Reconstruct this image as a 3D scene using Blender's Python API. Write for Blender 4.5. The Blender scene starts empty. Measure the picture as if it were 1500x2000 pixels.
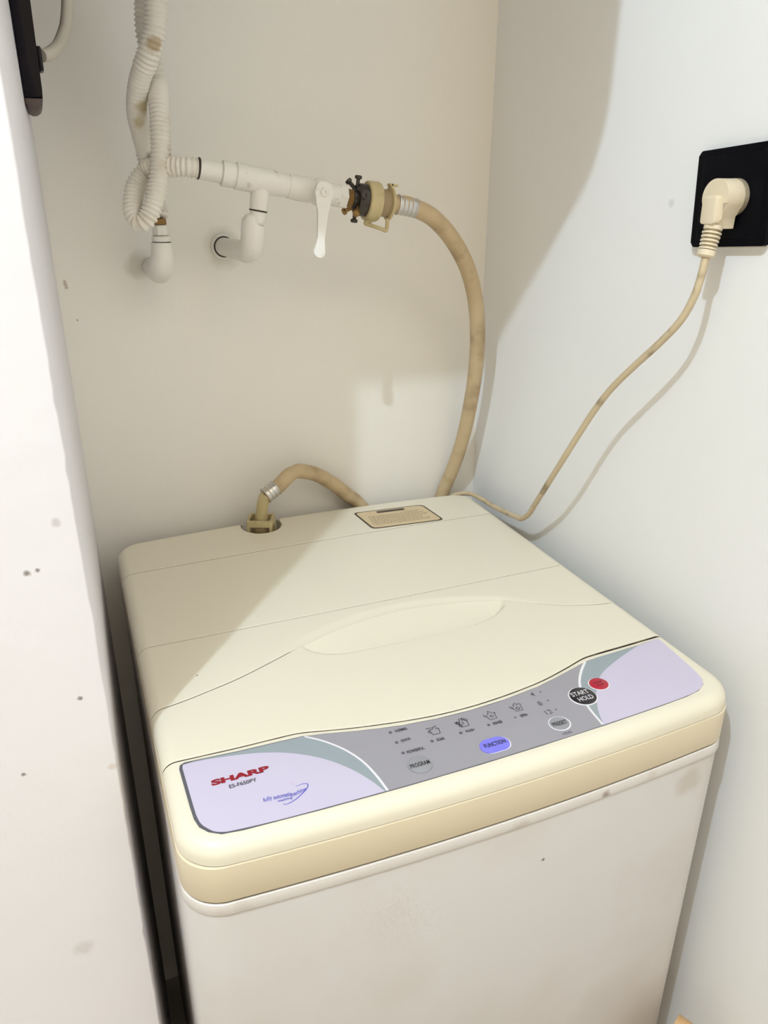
import bpy, bmesh, math, random
from mathutils import Vector, Matrix, geometry

random.seed(7)
S = bpy.context.scene
COL = S.collection
PI = math.pi

# ------------------------------------------------------------------ camera, world, lamp, exposure
# metres; x right along the back wall, y towards the back wall, z up; z = 0 is the washer's flat top
cam_data = bpy.data.cameras.new('camera')
cam = bpy.data.objects.new('camera', cam_data)
COL.objects.link(cam)
S.camera = cam
YAW, PITCH, ROLL, FPX = math.radians(22.5188), math.radians(22.9894), math.radians(0.2739), 1499.28
fw = Vector((math.sin(YAW) * math.cos(PITCH), math.cos(YAW) * math.cos(PITCH), -math.sin(PITCH)))
rt = Vector((math.cos(YAW), -math.sin(YAW), 0))
up = rt.cross(fw)
r2 = rt * math.cos(ROLL) + up * math.sin(ROLL)
u2 = -rt * math.sin(ROLL) + up * math.cos(ROLL)
M = Matrix((r2, u2, -fw)).transposed().to_4x4()
M.translation = Vector((-0.2887, -0.5410, 0.4446))
cam.matrix_world = M
cam_data.sensor_fit = 'VERTICAL'
cam_data.sensor_height = 36.0
cam_data.lens = 36.0 * FPX / 2000.0
cam_data.clip_start = 0.01

w = bpy.data.worlds.new('room_light')
S.world = w
w.use_nodes = True
bg = w.node_tree.nodes['Background']
bg.inputs['Color'].default_value = (1.0, 0.88, 0.68, 1)
bg.inputs['Strength'].default_value = 0.76

LAMP = Vector((-0.90, -0.718, 1.62))
ld = bpy.data.lights.new('ceiling_lamp_light', 'POINT')
ld.energy = 58.0
ld.color = (0.66, 0.83, 1.0)
ld.shadow_soft_size = 0.018
lo_ = bpy.data.objects.new('ceiling_lamp_light', ld)
lo_.location = LAMP
COL.objects.link(lo_)
# broad, dim fill light added to lift the shaded right wall
pd = bpy.data.lights.new('fill_light', 'AREA')
pd.shape = 'SQUARE'; pd.size = 0.9
pd.energy = 6.0
pd.color = (1.0, 0.88, 0.72)
po = bpy.data.objects.new('fill_light', pd)
po.location = (0.0, -1.45, 1.655)
COL.objects.link(po)

S.view_settings.view_transform = 'Standard'
S.view_settings.look = 'None'
S.view_settings.gamma = 1.0
S.view_settings.exposure = 0.18
S.view_settings.use_curve_mapping = False

# ------------------------------------------------------------------ materials
def mat(name, col, rough=0.5, var=0.06, scale=6.0, bump=0.0, bscale=60.0, spec=0.5, metal=0.0,
        coat=0.0, spots=(), stain=None):
    """procedural: base colour with gentle noise, optional fine bump, spots (centre, radius, colour),
    stain = (colour, scale, low, high, amount)"""
    m = bpy.data.materials.new(name)
    m.use_nodes = True
    nt = m.node_tree
    N, L = nt.nodes, nt.links
    b = N['Principled BSDF']
    b.inputs['Roughness'].default_value = rough
    b.inputs['Metallic'].default_value = metal
    b.inputs['Specular IOR Level'].default_value = spec
    b.inputs['Coat Weight'].default_value = coat
    tc = N.new('ShaderNodeNewGeometry')
    pos = tc.outputs['Position']
    nz = N.new('ShaderNodeTexNoise')
    nz.inputs['Scale'].default_value = scale
    nz.inputs['Detail'].default_value = 5
    L.new(pos, nz.inputs['Vector'])
    mx = N.new('ShaderNodeMix'); mx.data_type = 'RGBA'
    c1 = [max(0, c * (1 - var)) for c in col]; c2 = [min(1, c * (1 + var)) for c in col]
    mx.inputs[6].default_value = (*c1, 1); mx.inputs[7].default_value = (*c2, 1)
    L.new(nz.outputs['Fac'], mx.inputs[0])
    out = mx.outputs[2]
    def over(fac_socket, colour, src):
        k = N.new('ShaderNodeMix'); k.data_type = 'RGBA'
        L.new(fac_socket, k.inputs[0]); L.new(src, k.inputs[6]); k.inputs[7].default_value = (*colour, 1)
        return k.outputs[2]
    if stain:
        scol, ssc, s0, s1, amt = stain
        n2 = N.new('ShaderNodeTexNoise'); n2.inputs['Scale'].default_value = ssc; n2.inputs['Detail'].default_value = 6
        L.new(pos, n2.inputs['Vector'])
        mr = N.new('ShaderNodeMapRange'); mr.inputs['From Min'].default_value = s0; mr.inputs['From Max'].default_value = s1
        mr.inputs['To Max'].default_value = amt
        L.new(n2.outputs['Fac'], mr.inputs['Value'])
        out = over(mr.outputs['Result'], scol, out)
    for c, r, sc in spots:
        d = N.new('ShaderNodeVectorMath'); d.operation = 'DISTANCE'
        L.new(pos, d.inputs[0]); d.inputs[1].default_value = c
        n3 = N.new('ShaderNodeTexNoise'); n3.inputs['Scale'].default_value = 0.9 / r; L.new(pos, n3.inputs['Vector'])
        md = N.new('ShaderNodeMath'); md.operation = 'MULTIPLY_ADD'
        L.new(n3.outputs['Fac'], md.inputs[0]); md.inputs[1].default_value = r * 1.2; L.new(d.outputs['Value'], md.inputs[2])
        mr = N.new('ShaderNodeMapRange'); mr.inputs['From Min'].default_value = r * 1.0; mr.inputs['From Max'].default_value = r * 1.7
        mr.inputs['To Min'].default_value = sc[3]; mr.inputs['To Max'].default_value = 0
        L.new(md.outputs[0], mr.inputs['Value'])
        out = over(mr.outputs['Result'], sc[:3], out)
    L.new(out, b.inputs['Base Color'])
    if bump:
        n4 = N.new('ShaderNodeTexNoise'); n4.inputs['Scale'].default_value = bscale; n4.inputs['Detail'].default_value = 4
        L.new(pos, n4.inputs['Vector'])
        bp = N.new('ShaderNodeBump'); bp.inputs['Strength'].default_value = bump; bp.inputs['Distance'].default_value = 0.002
        L.new(n4.outputs['Fac'], bp.inputs['Height']); L.new(bp.outputs['Normal'], b.inputs['Normal'])
    return m

DK = (0.16, 0.12, 0.10, 0.8)
WALL = (0.87, 0.86, 0.84)
M_back = mat('wall_paint_back', (0.875, 0.845, 0.785), 0.75, 0.03, 3, 0.25, 45, 0.3, spots=[
    ((-0.2780, 0.5, 0.3365), 0.0024, (0.42, 0.33, 0.27, 0.7)), ((-0.2776, 0.5, 0.3330), 0.0026, (0.40, 0.31, 0.25, 0.7)), ((-0.2772, 0.5, 0.3295), 0.0024, (0.38, 0.29, 0.23, 0.7)), ((-0.270, 0.5, 0.290), 0.0013, (0.20, 0.12, 0.10, 0.8)),
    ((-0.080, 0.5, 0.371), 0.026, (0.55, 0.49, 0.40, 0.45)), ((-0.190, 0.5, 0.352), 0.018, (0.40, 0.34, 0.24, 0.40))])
M_right = mat('wall_paint_right', (0.88, 0.875, 0.87), 0.7, 0.02, 3, 0.22, 40, 0.3, spots=[((0.302, 0.125, 0.430), 0.005, (0.5, 0.5, 0.5, 0.35))])
M_part = mat('wall_paint_partition', (0.81, 0.785, 0.81), 0.75, 0.03, 4, 0.45, 38, 0.3, spots=[
    ((-0.338, 0.013, 0.186), 0.0026, DK), ((-0.331, 0.013, 0.187), 0.002, DK), ((-0.318, 0.013, 0.071), 0.0024, DK),
    ((-0.369, 0.013, 0.012), 0.0022, DK), ((-0.303, 0.013, -0.002), 0.004, (0.6, 0.5, 0.42, 0.5)),
    ((-0.352, 0.013, -0.194), 0.010, (0.5, 0.45, 0.42, 0.35)), ((-0.313, 0.013, 0.222), 0.004, (0.35, 0.3, 0.3, 0.4))])
M_floor = mat('dark_floor', (0.42, 0.39, 0.35), 0.6, 0.3, 12)
M_ceil = mat('ceiling_paint', (0.78, 0.70, 0.55), 0.8, 0.03, 3)
CREAM = (0.78, 0.725, 0.595)
M_cream = mat('cream_plastic', CREAM, 0.38, 0.02, 5, 0.05, 300, 0.4, spots=[((-0.2156, 0.1143, 0.0), 0.0012, (0.08, 0.05, 0.04, 0.9))])
M_skirt = mat('yellowed_cream_plastic', (0.76, 0.665, 0.49), 0.42, 0.04, 9, 0.04, 200, 0.4)
M_core = mat('grimy_inner_plastic', (0.20, 0.15, 0.10), 0.7, 0.5, 60, stain=((0.03, 0.02, 0.012), 45, 0.38, 0.56, 0.95))
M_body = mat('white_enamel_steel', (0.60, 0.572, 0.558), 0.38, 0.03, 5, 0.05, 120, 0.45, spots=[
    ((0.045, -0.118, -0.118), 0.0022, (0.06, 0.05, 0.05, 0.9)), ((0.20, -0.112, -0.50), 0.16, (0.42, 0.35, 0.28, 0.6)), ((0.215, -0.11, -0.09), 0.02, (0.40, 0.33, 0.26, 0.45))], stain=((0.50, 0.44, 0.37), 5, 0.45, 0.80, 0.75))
M_rim = mat('white_enamel_rim', (0.76, 0.73, 0.71), 0.35, 0.03, 8, 0, 60, 0.45, spots=[
    ((0.107, -0.117, -0.064), 0.005, (0.30, 0.22, 0.20, 0.8))], stain=((0.45, 0.36, 0.28), 20, 0.58, 0.76, 0.6))
M_cup = mat('recess_grey_plastic', (0.42, 0.39, 0.30), 0.5, 0.1, 20)
M_film = mat('grey_panel_film', (0.325, 0.31, 0.345), 0.32, 0.02, 8)
M_edge = mat('dark_film_border', (0.10, 0.10, 0.12), 0.35, 0.05, 20)
M_lav = mat('lavender_print', (0.585, 0.535, 0.68), 0.3, 0.02, 10)
M_teal = mat('grey_green_print', (0.30, 0.345, 0.375), 0.32, 0.05, 12)
M_wline = mat('white_print', (0.80, 0.78, 0.82), 0.35, 0.01, 10)
M_red = mat('red_button', (0.42, 0.008, 0.03), 0.3, 0.05, 30)
M_redtxt = mat('dark_red_print', (0.17, 0.0, 0.01), 0.4, 0.02, 30)
M_blk = mat('black_button', (0.012, 0.010, 0.014), 0.3, 0.1, 30)
M_gbtn = mat('grey_button', (0.30, 0.30, 0.325), 0.35, 0.03, 30)
M_blue = mat('blue_button', (0.21, 0.20, 0.80), 0.3, 0.05, 60)
M_ink = mat('black_ink', (0.02, 0.018, 0.025), 0.4, 0.1, 30)
M_inkg = mat('grey_ink', (0.13, 0.115, 0.15), 0.4, 0.1, 30)
M_logo = mat('dark_red_logo_ink', (0.26, 0.006, 0.018), 0.35, 0.05, 30)
M_bink = mat('blue_ink', (0.14, 0.14, 0.52), 0.4, 0.05, 30)
M_pink = mat('faint_pink_ink', (0.60, 0.50, 0.66), 0.4, 0.05, 30)
M_label = mat('aged_label_paper', (0.66, 0.52, 0.33), 0.6, 0.06, 60)
M_labelb = mat('dark_brown_print', (0.06, 0.042, 0.026), 0.5, 0.2, 60)
M_labelt = mat('brown_print', (0.36, 0.29, 0.17), 0.6, 0.2, 200)
M_pipe = mat('white_painted_pipe', (0.80, 0.77, 0.71), 0.5, 0.04, 30, 0.3, 120, 0.4, stain=((0.30, 0.25, 0.18), 55, 0.66, 0.76, 0.7))
M_conduit = mat('white_painted_corrugated_hose', (0.80, 0.76, 0.68), 0.55, 0.05, 40, 0.2, 150, 0.3, spots=[
    ((-0.164, 0.361, 0.573), 0.009, (0.42, 0.30, 0.16, 0.8)), ((-0.176, 0.399, 0.520), 0.010, (0.45, 0.36, 0.17, 0.8)),
    ((-0.181, 0.405, 0.505), 0.008, (0.50, 0.42, 0.22, 0.7)),
    ((-0.171, 0.423, 0.473), 0.007, (0.16, 0.11, 0.06, 0.9)), ((-0.180, 0.366, 0.556), 0.006, (0.45, 0.36, 0.22, 0.6))],
    stain=((0.55, 0.46, 0.32), 22, 0.60, 0.74, 0.6))
M_joint = mat('dark_joint_dirt', (0.05, 0.04, 0.03), 0.8, 0.4, 80)
M_hose = mat('aged_beige_hose', (0.56, 0.43, 0.26), 0.5, 0.10, 30, 0.1, 120, 0.35, stain=((0.30, 0.21, 0.12), 30, 0.48, 0.70, 0.7))
M_nut = mat('aged_cream_plastic_fitting', (0.56, 0.46, 0.25), 0.45, 0.10, 60, 0.1, 200, 0.4, stain=((0.30, 0.22, 0.09), 50, 0.52, 0.72, 0.6))
M_neck = mat('tan_plastic_neck', (0.34, 0.25, 0.14), 0.5, 0.08, 60)
M_steel = mat('crimped_steel', (0.62, 0.60, 0.57), 0.32, 0.12, 90, 0, 60, 0.5, 0.9)
M_dsteel = mat('tarnished_steel', (0.07, 0.062, 0.055), 0.4, 0.3, 90, 0, 60, 0.5, 0.8)
M_brass = mat('brass', (0.33, 0.20, 0.075), 0.4, 0.2, 90, 0, 60, 0.5, 0.8)
M_cord = mat('aged_cream_cord', (0.58, 0.47, 0.31), 0.5, 0.08, 40, 0, 60, 0.35, stain=((0.20, 0.14, 0.09), 34, 0.54, 0.68, 0.7))
M_plug = mat('cream_plug_plastic', (0.76, 0.66, 0.49), 0.4, 0.04, 40, 0, 60, 0.4)
M_plugd = mat('worn_plug_edge', (0.30, 0.25, 0.18), 0.6, 0.4, 200)
M_black = mat('black_plastic', (0.003, 0.003, 0.005), 0.35, 0.1, 30, 0, 60, 0.06)
M_gloss = mat('glossy_black_plastic', (0.005, 0.003, 0.007), 0.10, 0.1, 30, 0, 60, 0.22)
M_brown = mat('brown_reflection', (0.085, 0.055, 0.05), 0.5, 0.1, 60)  # brown stands in for light reflected on the black case's underside
M_cable = mat('painted_cable', (0.62, 0.57, 0.48), 0.6, 0.05, 30)
M_wood = mat('light_wood', (0.58, 0.36, 0.17), 0.5, 0.15, 40)
M_woodd = mat('dark_wood', (0.16, 0.065, 0.02), 0.5, 0.2, 60)

# ------------------------------------------------------------------ object helpers
def link(name, me, m, parent=None, sharp=35):
    for p in me.polygons: p.use_smooth = True
    if sharp: me.set_sharp_from_angle(angle=math.radians(sharp))
    me.materials.append(m)
    o = bpy.data.objects.new(name, me)
    COL.objects.link(o)
    if parent: adopt(o, parent)
    return o

def world_loc(o):
    v = Vector(o.location)
    p = o.parent
    if p is not None: v = Vector(p['_w'])
    return v

def adopt(o, parent):
    o.parent = parent
    r = parent
    while r.parent is not None: r = r.parent
    if r is parent:
        o.matrix_parent_inverse = Matrix.Translation(-Vector(r.location))

def thing(name, label, cat, loc, group=None):
    o = bpy.data.objects.new(name, None)
    o.empty_display_size = 0.03
    COL.objects.link(o)
    o.location = loc
    o['label'] = label; o['category'] = cat
    if group: o['group'] = group
    return o

def mesh(verts, faces):
    me = bpy.data.meshes.new('m')
    me.from_pydata([tuple(v) for v in verts], [], faces)
    me.validate(); me.update()
    bm = bmesh.new(); bm.from_mesh(me)
    bmesh.ops.recalc_face_normals(bm, faces=bm.faces)
    bm.to_mesh(me); bm.free()
    return me

def from_bm(bm):
    me = bpy.data.meshes.new('m')
    bmesh.ops.recalc_face_normals(bm, faces=bm.faces)
    bm.to_mesh(me); bm.free()
    return me

def box_bm(c, s, rot=None, bev=0.0, seg=3, bm=None):
    b = bmesh.new()
    bmesh.ops.create_cube(b, size=1.0)
    for v in b.verts: v.co = Vector((v.co.x * s[0], v.co.y * s[1], v.co.z * s[2]))
    if bev: bmesh.ops.bevel(b, geom=list(b.edges), offset=bev, segments=seg, affect='EDGES', profile=0.5)
    R = rot if rot is not None else Matrix.Identity(3)
    for v in b.verts: v.co = R @ v.co + Vector(c)
    if bm is None: return b
    t = bpy.data.meshes.new('t'); b.to_mesh(t); b.free(); bm.from_mesh(t); bpy.data.meshes.remove(t)
    return bm

def cr(pts, n):
    """Catmull-Rom resample, n samples per span"""
    P = [Vector(p) for p in pts]
    out = []
    for i in range(len(P) - 1):
        p0 = P[i - 1] if i else P[i] * 2 - P[i + 1]
        p1, p2 = P[i], P[i + 1]
        p3 = P[i + 2] if i + 2 < len(P) else P[i + 1] * 2 - P[i]
        for k in range(n):
            t = k / n
            out.append(0.5 * ((2 * p1) + (p2 - p0) * t + (2 * p0 - 5 * p1 + 4 * p2 - p3) * t * t + (3 * p1 - p0 - 3 * p2 + p3) * t ** 3))
    out.append(P[-1])
    return out

def even(pts, step):
    """resample a polyline at equal steps"""
    out = [pts[0].copy()]
    acc = 0.0
    for a, b in zip(pts, pts[1:]):
        L = (b - a).length
        if L < 1e-9: continue
        d = step - acc
        while d <= L:
            out.append(a.lerp(b, d / L)); d += step
        acc = L - (d - step)
    if (out[-1] - pts[-1]).length > step * 0.3: out.append(pts[-1].copy())
    return out

def tube_me(path, rad, n=16, cap=True):
    P = [Vector(p) for p in path]
    rf = rad if callable(rad) else (lambda s, r=rad: r)
    T = []
    for i in range(len(P)):
        a = P[max(i - 1, 0)]; b = P[min(i + 1, len(P) - 1)]
        T.append((b - a).normalized())
    nrm = T[0].orthogonal().normalized()
    V, F = [], []
    s = 0.0
    for i, p in enumerate(P):
        if i:
            s += (p - P[i - 1]).length
            nrm = (nrm - T[i] * nrm.dot(T[i])).normalized()
        bi = T[i].cross(nrm)
        r = rf(s)
        for k in range(n):
            a = 2 * PI * k / n
            V.append(p + (nrm * math.cos(a) + bi * math.sin(a)) * r)
        if i:
            o = (i - 1) * n
            for k in range(n):
                F.append((o + k, o + (k + 1) % n, o + n + (k + 1) % n, o + n + k))
    if cap:
        F.append(tuple(range(n))[::-1]); F.append(tuple(range((len(P) - 1) * n, len(P) * n)))
    return mesh(V, F)

def lathe_me(p0, d, prof, n=28, bm=None, closed=True, angle0=0.0):
    """prof: list of (along, radius) swept round the axis p0 + d*along"""
    p0 = Vector(p0); d = Vector(d).normalized()
    a = d.orthogonal().normalized(); b = d.cross(a)
    V, F = [], []
    for t, r in prof:
        for k in range(n):
            q = 2 * PI * k / n + angle0
            V.append(p0 + d * t + (a * math.cos(q) + b * math.sin(q)) * r)
    for i in range(len(prof) - 1):
        for k in range(n):
            F.append((i * n + k, i * n + (k + 1) % n, (i + 1) * n + (k + 1) % n, (i + 1) * n + k))
    if closed:
        F.append(tuple(range(n))[::-1]); F.append(tuple(range((len(prof) - 1) * n, len(prof) * n)))
    me = mesh(V, F)
    if bm is not None:
        bm.from_mesh(me); bpy.data.meshes.remove(me); return bm
    return me

def cyl_prof(L, r, b=0.0008):
    return [(0, r - b), (b, r), (L - b, r), (L, r - b)]

def prism_me(poly, o, u, v, h0, h1, bev=0.0, seg=2):
    """polygon (a,b) in the plane o + a*u + b*v, extruded along u x v from h0 to h1"""
    o = Vector(o); u = Vector(u); v = Vector(v); nrm = u.cross(v).normalized()
    bm = bmesh.new()
    bot = [bm.verts.new(o + u * a + v * b + nrm * h0) for a, b in poly]
    top = [bm.verts.new(o + u * a + v * b + nrm * h1) for a, b in poly]
    n = len(poly)
    ft = bm.faces.new(top); fb = bm.faces.new(bot[::-1])
    for i in range(n): bm.faces.new((bot[i], bot[(i + 1) % n], top[(i + 1) % n], top[i]))
    if bev:
        bmesh.ops.bevel(bm, geom=list(ft.edges), offset=bev, segments=seg, affect='EDGES', profile=0.5)
    bmesh.ops.triangulate(bm, faces=[f for f in bm.faces if len(f.verts) > 4])
    return from_bm(bm)

def rounded_rect(w_, h_, r, n=6):
    out = []
    for cx, cy, a0 in ((w_ / 2 - r, h_ / 2 - r, 0), (-w_ / 2 + r, h_ / 2 - r, 90), (-w_ / 2 + r, -h_ / 2 + r, 180), (w_ / 2 - r, -h_ / 2 + r, 270)):
        for k in range(n + 1):
            a = math.radians(a0 + 90 * k / n)
            out.append((cx + r * math.cos(a), cy + r * math.sin(a)))
    return out

def ellipse(rx, ry, n=36): return [(rx * math.cos(2 * PI * k / n), ry * math.sin(2 * PI * k / n)) for k in range(n)]

# ------------------------------------------------------------------ room
XR, YB = 0.302, 0.500
def structure(name, me, m, sharp=35):
    o = link(name, me, m, None, sharp); o['kind'] = 'structure'; return o
structure('wall_right', from_bm(box_bm((XR + 0.05, -0.75, 0.58), (0.10, 2.5, 2.96))), M_right)
structure('wall_back', from_bm(box_bm(((XR - 0.287) / 2 - 0.02, YB + 0.05, 0.58), (XR + 0.287 + 0.04, 0.10, 2.96))), M_back)
structure('floor', from_bm(box_bm((-0.6, -0.75, -0.95), (2.0, 2.7, 0.10))), M_floor)
structure('ceiling', from_bm(box_bm((-0.6, -0.75, 1.73), (2.0, 2.7, 0.10))), M_ceil)
# partition on the left: its front is flush with the alcove mouth, arris a little chipped
def partition():
    zs = [-0.90 + i * 0.01 for i in range(297)]
    rnd = random.Random(3)
    wob = 0.0
    V, F = [], []
    nprof = None
    for z in zs:
        wob = wob * 0.80 + rnd.uniform(-0.0004, 0.0004)
        chip = wob + (-0.0012 if rnd.random() < 0.03 else 0)
        ex = -0.2997 + chip
        r = 0.0016
        prof = [(-1.6, 0.6), (-0.2845, 0.6), (-0.2871, 0.5), (-0.2935, 0.26), (ex + 0.0002, 0.013 + r)]
        for k in range(1, 5):
            a = PI / 2 * k / 4
            prof.append((ex - r + r * math.cos(a), 0.013 + r - r * math.sin(a)))
        prof.append((-0.33, 0.013)); prof.append((-1.6, 0.013))
        nprof = len(prof)
        V += [(x, y, z) for x, y in prof]
    for i in range(len(zs) - 1):
        for k in range(nprof):
            k2 = (k + 1) % nprof
            F.append((i * nprof + k, i * nprof + k2, (i + 1) * nprof + k2, (i + 1) * nprof + k))
    F.append(tuple(range(nprof))); F.append(tuple(range((len(zs) - 1) * nprof, len(zs) * nprof)))
    return mesh(V, F)
structure('wall_left', partition(), M_part)
# unseen box added above the machine, shaped to shade the pipes and right wall
structure('shade_box_1', prism_me([(-0.2995, 0.752), (-0.020, 0.752), (-0.003, 0.757), (0.010, 0.775), (0.015, 0.80), (0.016, 1.68), (-0.2995, 1.68)],
          (0, 0.013, 0), (1, 0, 0), (0, 0, 1), -0.05, 0.0), M_ceil)

# ------------------------------------------------------------------ washing machine
WM = thing('washing_machine', 'cream top-loading washing machine with lavender control panel in alcove', 'washing machine', (0, 0.175, -0.90))
A = 0.266
def yB(x): return 0.4715 - 0.20 * x * x
def yF(x): return -0.1180 + 0.16 * x * x
RB, RF, RE = 0.030, 0.034, 0.013
def oB(x):
    dx = A - abs(x); y = yB(x)
    return y if dx >= RB else y - (RB - math.sqrt(max(0, RB * RB - (RB - dx) ** 2)))
def oF(x):
    dx = A - abs(x); y = yF(x)
    return y if dx >= RF else y + (RF - math.sqrt(max(0, RF * RF - (RF - dx) ** 2)))
def dist(x, y):
    dx = A - abs(x); dB = yB(x) - y; dF = y - yF(x)
    for r, dy in ((RB, dB), (RF, dF)):
        if dx < r and dy < r: return r - math.hypot(r - dx, r - dy)
    return min(dx, dB, dF)
def edge_z(d):
    if d >= RE: return 0.0
    return -(RE - math.sqrt(max(0, RE * RE - (RE - d) ** 2)))
def interp(tab):
    P = cr([(a, b, 0) for a, b in tab], 8)
    xs = [p.x for p in P]; ys = [p.y for p in P]
    def f(x):
        if x <= xs[0]: return ys[0]
        if x >= xs[-1]: return ys[-1]
        lo, hi = 0, len(xs) - 1
        while hi - lo > 1:
            m_ = (lo + hi) // 2
            if xs[m_] <= x: lo = m_
            else: hi = m_
        t = (x - xs[lo]) / max(1e-9, xs[hi] - xs[lo])
        return ys[lo] + (ys[hi] - ys[lo]) * t
    return f
seamA = interp([(-0.27, 0.361), (-0.2, 0.364), (-0.1, 0.3665), (0.0, 0.3685), (0.1, 0.3680), (0.2, 0.366), (0.27, 0.364)])
seamB = interp([(-0.27, 0.1842), (0.0, 0.1832), (0.27, 0.1834)])
seamC = interp([(-0.27, 0.0735), (-0.2529, 0.0746), (-0.2337, 0.0784), (-0.2085, 0.0853), (-0.1771, 0.0952), (-0.1417, 0.1102), (-0.1061, 0.1263),
                (-0.065, 0.1423), (-0.03, 0.1515), (0.0, 0.1555), (0.03, 0.1565), (0.06, 0.1540), (0.0943, 0.1475), (0.13, 0.1378), (0.1455, 0.1300), (0.1706, 0.1136),
                (0.1997, 0.0962), (0.2342, 0.0838), (0.2675, 0.0781)])
seamD = interp([(-0.27, -0.0022), (-0.2297, -0.0040), (-0.2006, -0.0052), (-0.1708, -0.0056), (-0.1475, -0.0066), (-0.1258, -0.0118), (-0.0958, -0.0188),
                (-0.048, -0.0270), (-0.0061, -0.0303), (0.04, -0.0286), (0.0908, -0.0218), (0.127, -0.0125), (0.1541, -0.0042), (0.17, -0.0026), (0.21, -0.0012), (0.27, 0.0016)])
NX, NY, NR = -0.0675, 0.447, 0.0285
def back_edge(x):
    y = oB(x)
    if abs(x - NX) < NR: return min(y, NY - math.sqrt(NR * NR - (x - NX) ** 2))
    return y
OFF = [0, 0.0003, 0.0007, 0.0012, 0.0022, 0.0038, 0.0058, 0.0082, 0.0108, 0.0135]
def panel(name, lo, hi, zfun, zbot, m, ny=26, nx=110, extra=(), lo_out=False, hi_out=False):
    xs = set()
    for o in OFF: xs.add(round(-A + o, 5)); xs.add(round(A - o, 5))
    for o in (0.018, 0.024, 0.030): xs.add(round(-A + o, 5)); xs.add(round(A - o, 5))
    for i in range(nx + 1): xs.add(round(-A + 0.034 + (2 * A - 0.068) * i / nx, 5))
    for e in extra: xs.add(round(e, 5))
    xs = sorted(xs)
    rows = None
    V, F = [], []
    for x in xs:
        a, b = lo(x), hi(x)
        L = b - a
        if L > 2.4 * OFF[-1]: offs = OFF
        else: offs = [q * L / (2.4 * OFF[-1]) for q in OFF]
        ys = [a + q for q in offs]
        i0, i1 = offs[-1], L - offs[-1]
        ys += [a + i0 + (i1 - i0) * k / ny for k in range(1, ny)]
        ys += [b - q for q in reversed(offs)]
        rows = len(ys)
        for y in ys:
            z = edge_z(dist(x, y))
            bv = 0.0011
            for d_, is_out in ((y - a, lo_out), (b - y, hi_out)):
                if not is_out and d_ < bv: z -= bv * 0.8 * (1 - math.sqrt(max(0, 1 - (1 - d_ / bv) ** 2)))
            V.append((x, y, z + zfun(x, y)))
    nc = len(xs)
    for i in range(nc - 1):
        for j in range(rows - 1):
            F.append((i * rows + j, (i + 1) * rows + j, (i + 1) * rows + j + 1, i * rows + j + 1))
    loop = [i * rows for i in range(nc)] + [(nc - 1) * rows + j for j in range(1, rows)] + [i * rows + rows - 1 for i in range(nc - 2, -1, -1)] + [j for j in range(rows - 2, 0, -1)]
    base = len(V)
    for q in loop: V.append((V[q][0], V[q][1], min(zbot, V[q][2] - 0.001)))
    n = len(loop)
    dirty = []
    for k in range(n):
        p = V[loop[k]]; q = V[loop[(k + 1) % n]]
        inside = dist((p[0] + q[0]) / 2, (p[1] + q[1]) / 2) > 0.0012
        at_notch = hi_out and p[1] > 0.40
        dirty.append(len(F) if inside and not at_notch else None)
        F.append((loop[k], loop[(k + 1) % n], base + (k + 1) % n, base + k))
    me = bpy.data.meshes.new('m'); me.from_pydata(V, [], F)
    for k in dirty:
        if k is not None: me.polygons[k].material_index = 1
    bm = bmesh.new(); bm.from_mesh(me)
    bmesh.ops.remove_doubles(bm, verts=bm.verts, dist=1e-6)
    bmesh.ops.recalc_face_normals(bm, faces=bm.faces)
    bm.to_mesh(me); bm.free()
    o = link(name, me, m, WM, 40)
    o.data.materials.append(M_core)
    return o
flat = lambda x, y: 0.0
G = 0.0008
ZB = -0.0178
panel('rear_cover', lambda x: seamA(x) + G, back_edge, flat, ZB, M_cream, 14, 110, [NX - NR - 0.0004, NX - NR + 0.0004] + [NX + NR * math.cos(PI * k / 22) for k in range(1, 22)] + [NX + NR - 0.0004, NX + NR + 0.0004], hi_out=True)
panel('lid_rear_panel', lambda x: seamB(x) + G * 0.7, lambda x: seamA(x) - G, flat, ZB, M_cream)
ridge = interp([(-0.27, 0.078), (-0.20, 0.092), (-0.1196, 0.1338), (-0.0654, 0.1585), (-0.03, 0.1680), (0.0014, 0.1725), (0.03, 0.1725), (0.0587, 0.1700), (0.1006, 0.1600), (0.1471, 0.1395), (0.1733, 0.1190), (0.20, 0.097), (0.27, 0.0782)])
def smooth(t): t = max(0, min(1, t)); return t * t * (3 - 2 * t)
def mid_z(x, y):
    r_, c_ = ridge(x), seamC(x)
    if y < r_ and r_ - c_ > 1e-4:
        return -0.0030 * smooth((r_ - y) / (r_ - c_)) * smooth((r_ - c_) / 0.012) * smooth((x + 0.125) / 0.03) * smooth((0.18 - x) / 0.04)
    return 0.0
panel('lid_middle_panel', lambda x: seamC(x) + G * 0.8, lambda x: seamB(x) - G * 0.7, mid_z, ZB, M_cream, 26, 130)
rec = interp([(-0.1061, 0.1263), (-0.1014, 0.1175), (-0.0930, 0.1085), (-0.084, 0.1024), (-0.0644, 0.0960), (-0.0299, 0.0945), (0.0049, 0.0938), (0.0406, 0.0935), (0.0794, 0.0955), (0.1091, 0.1022), (0.129, 0.1137), (0.1375, 0.1230), (0.1399, 0.1322)])
def front_z(x, y):
    z = 0.0
    if -0.1061 < x < 0.1399:
        a, b = rec(x), seamC(x)
        if y > a and b - a > 1e-4:
            L = b - a
            w_ = y - a
            D = min(0.0100, 0.30 * L) * min(1.0, (0.1399 - x) / 0.004)
            z -= D * smooth(w_ / 0.006) * (1 - max(0.0, (w_ - 0.004) / max(1e-4, L - 0.004)) ** 1.3)
    # broad shallow swell where the lid meets the handle
    t = (y - seamD(x)) / max(1e-5, seamC(x) - seamD(x))
    return z
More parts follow.
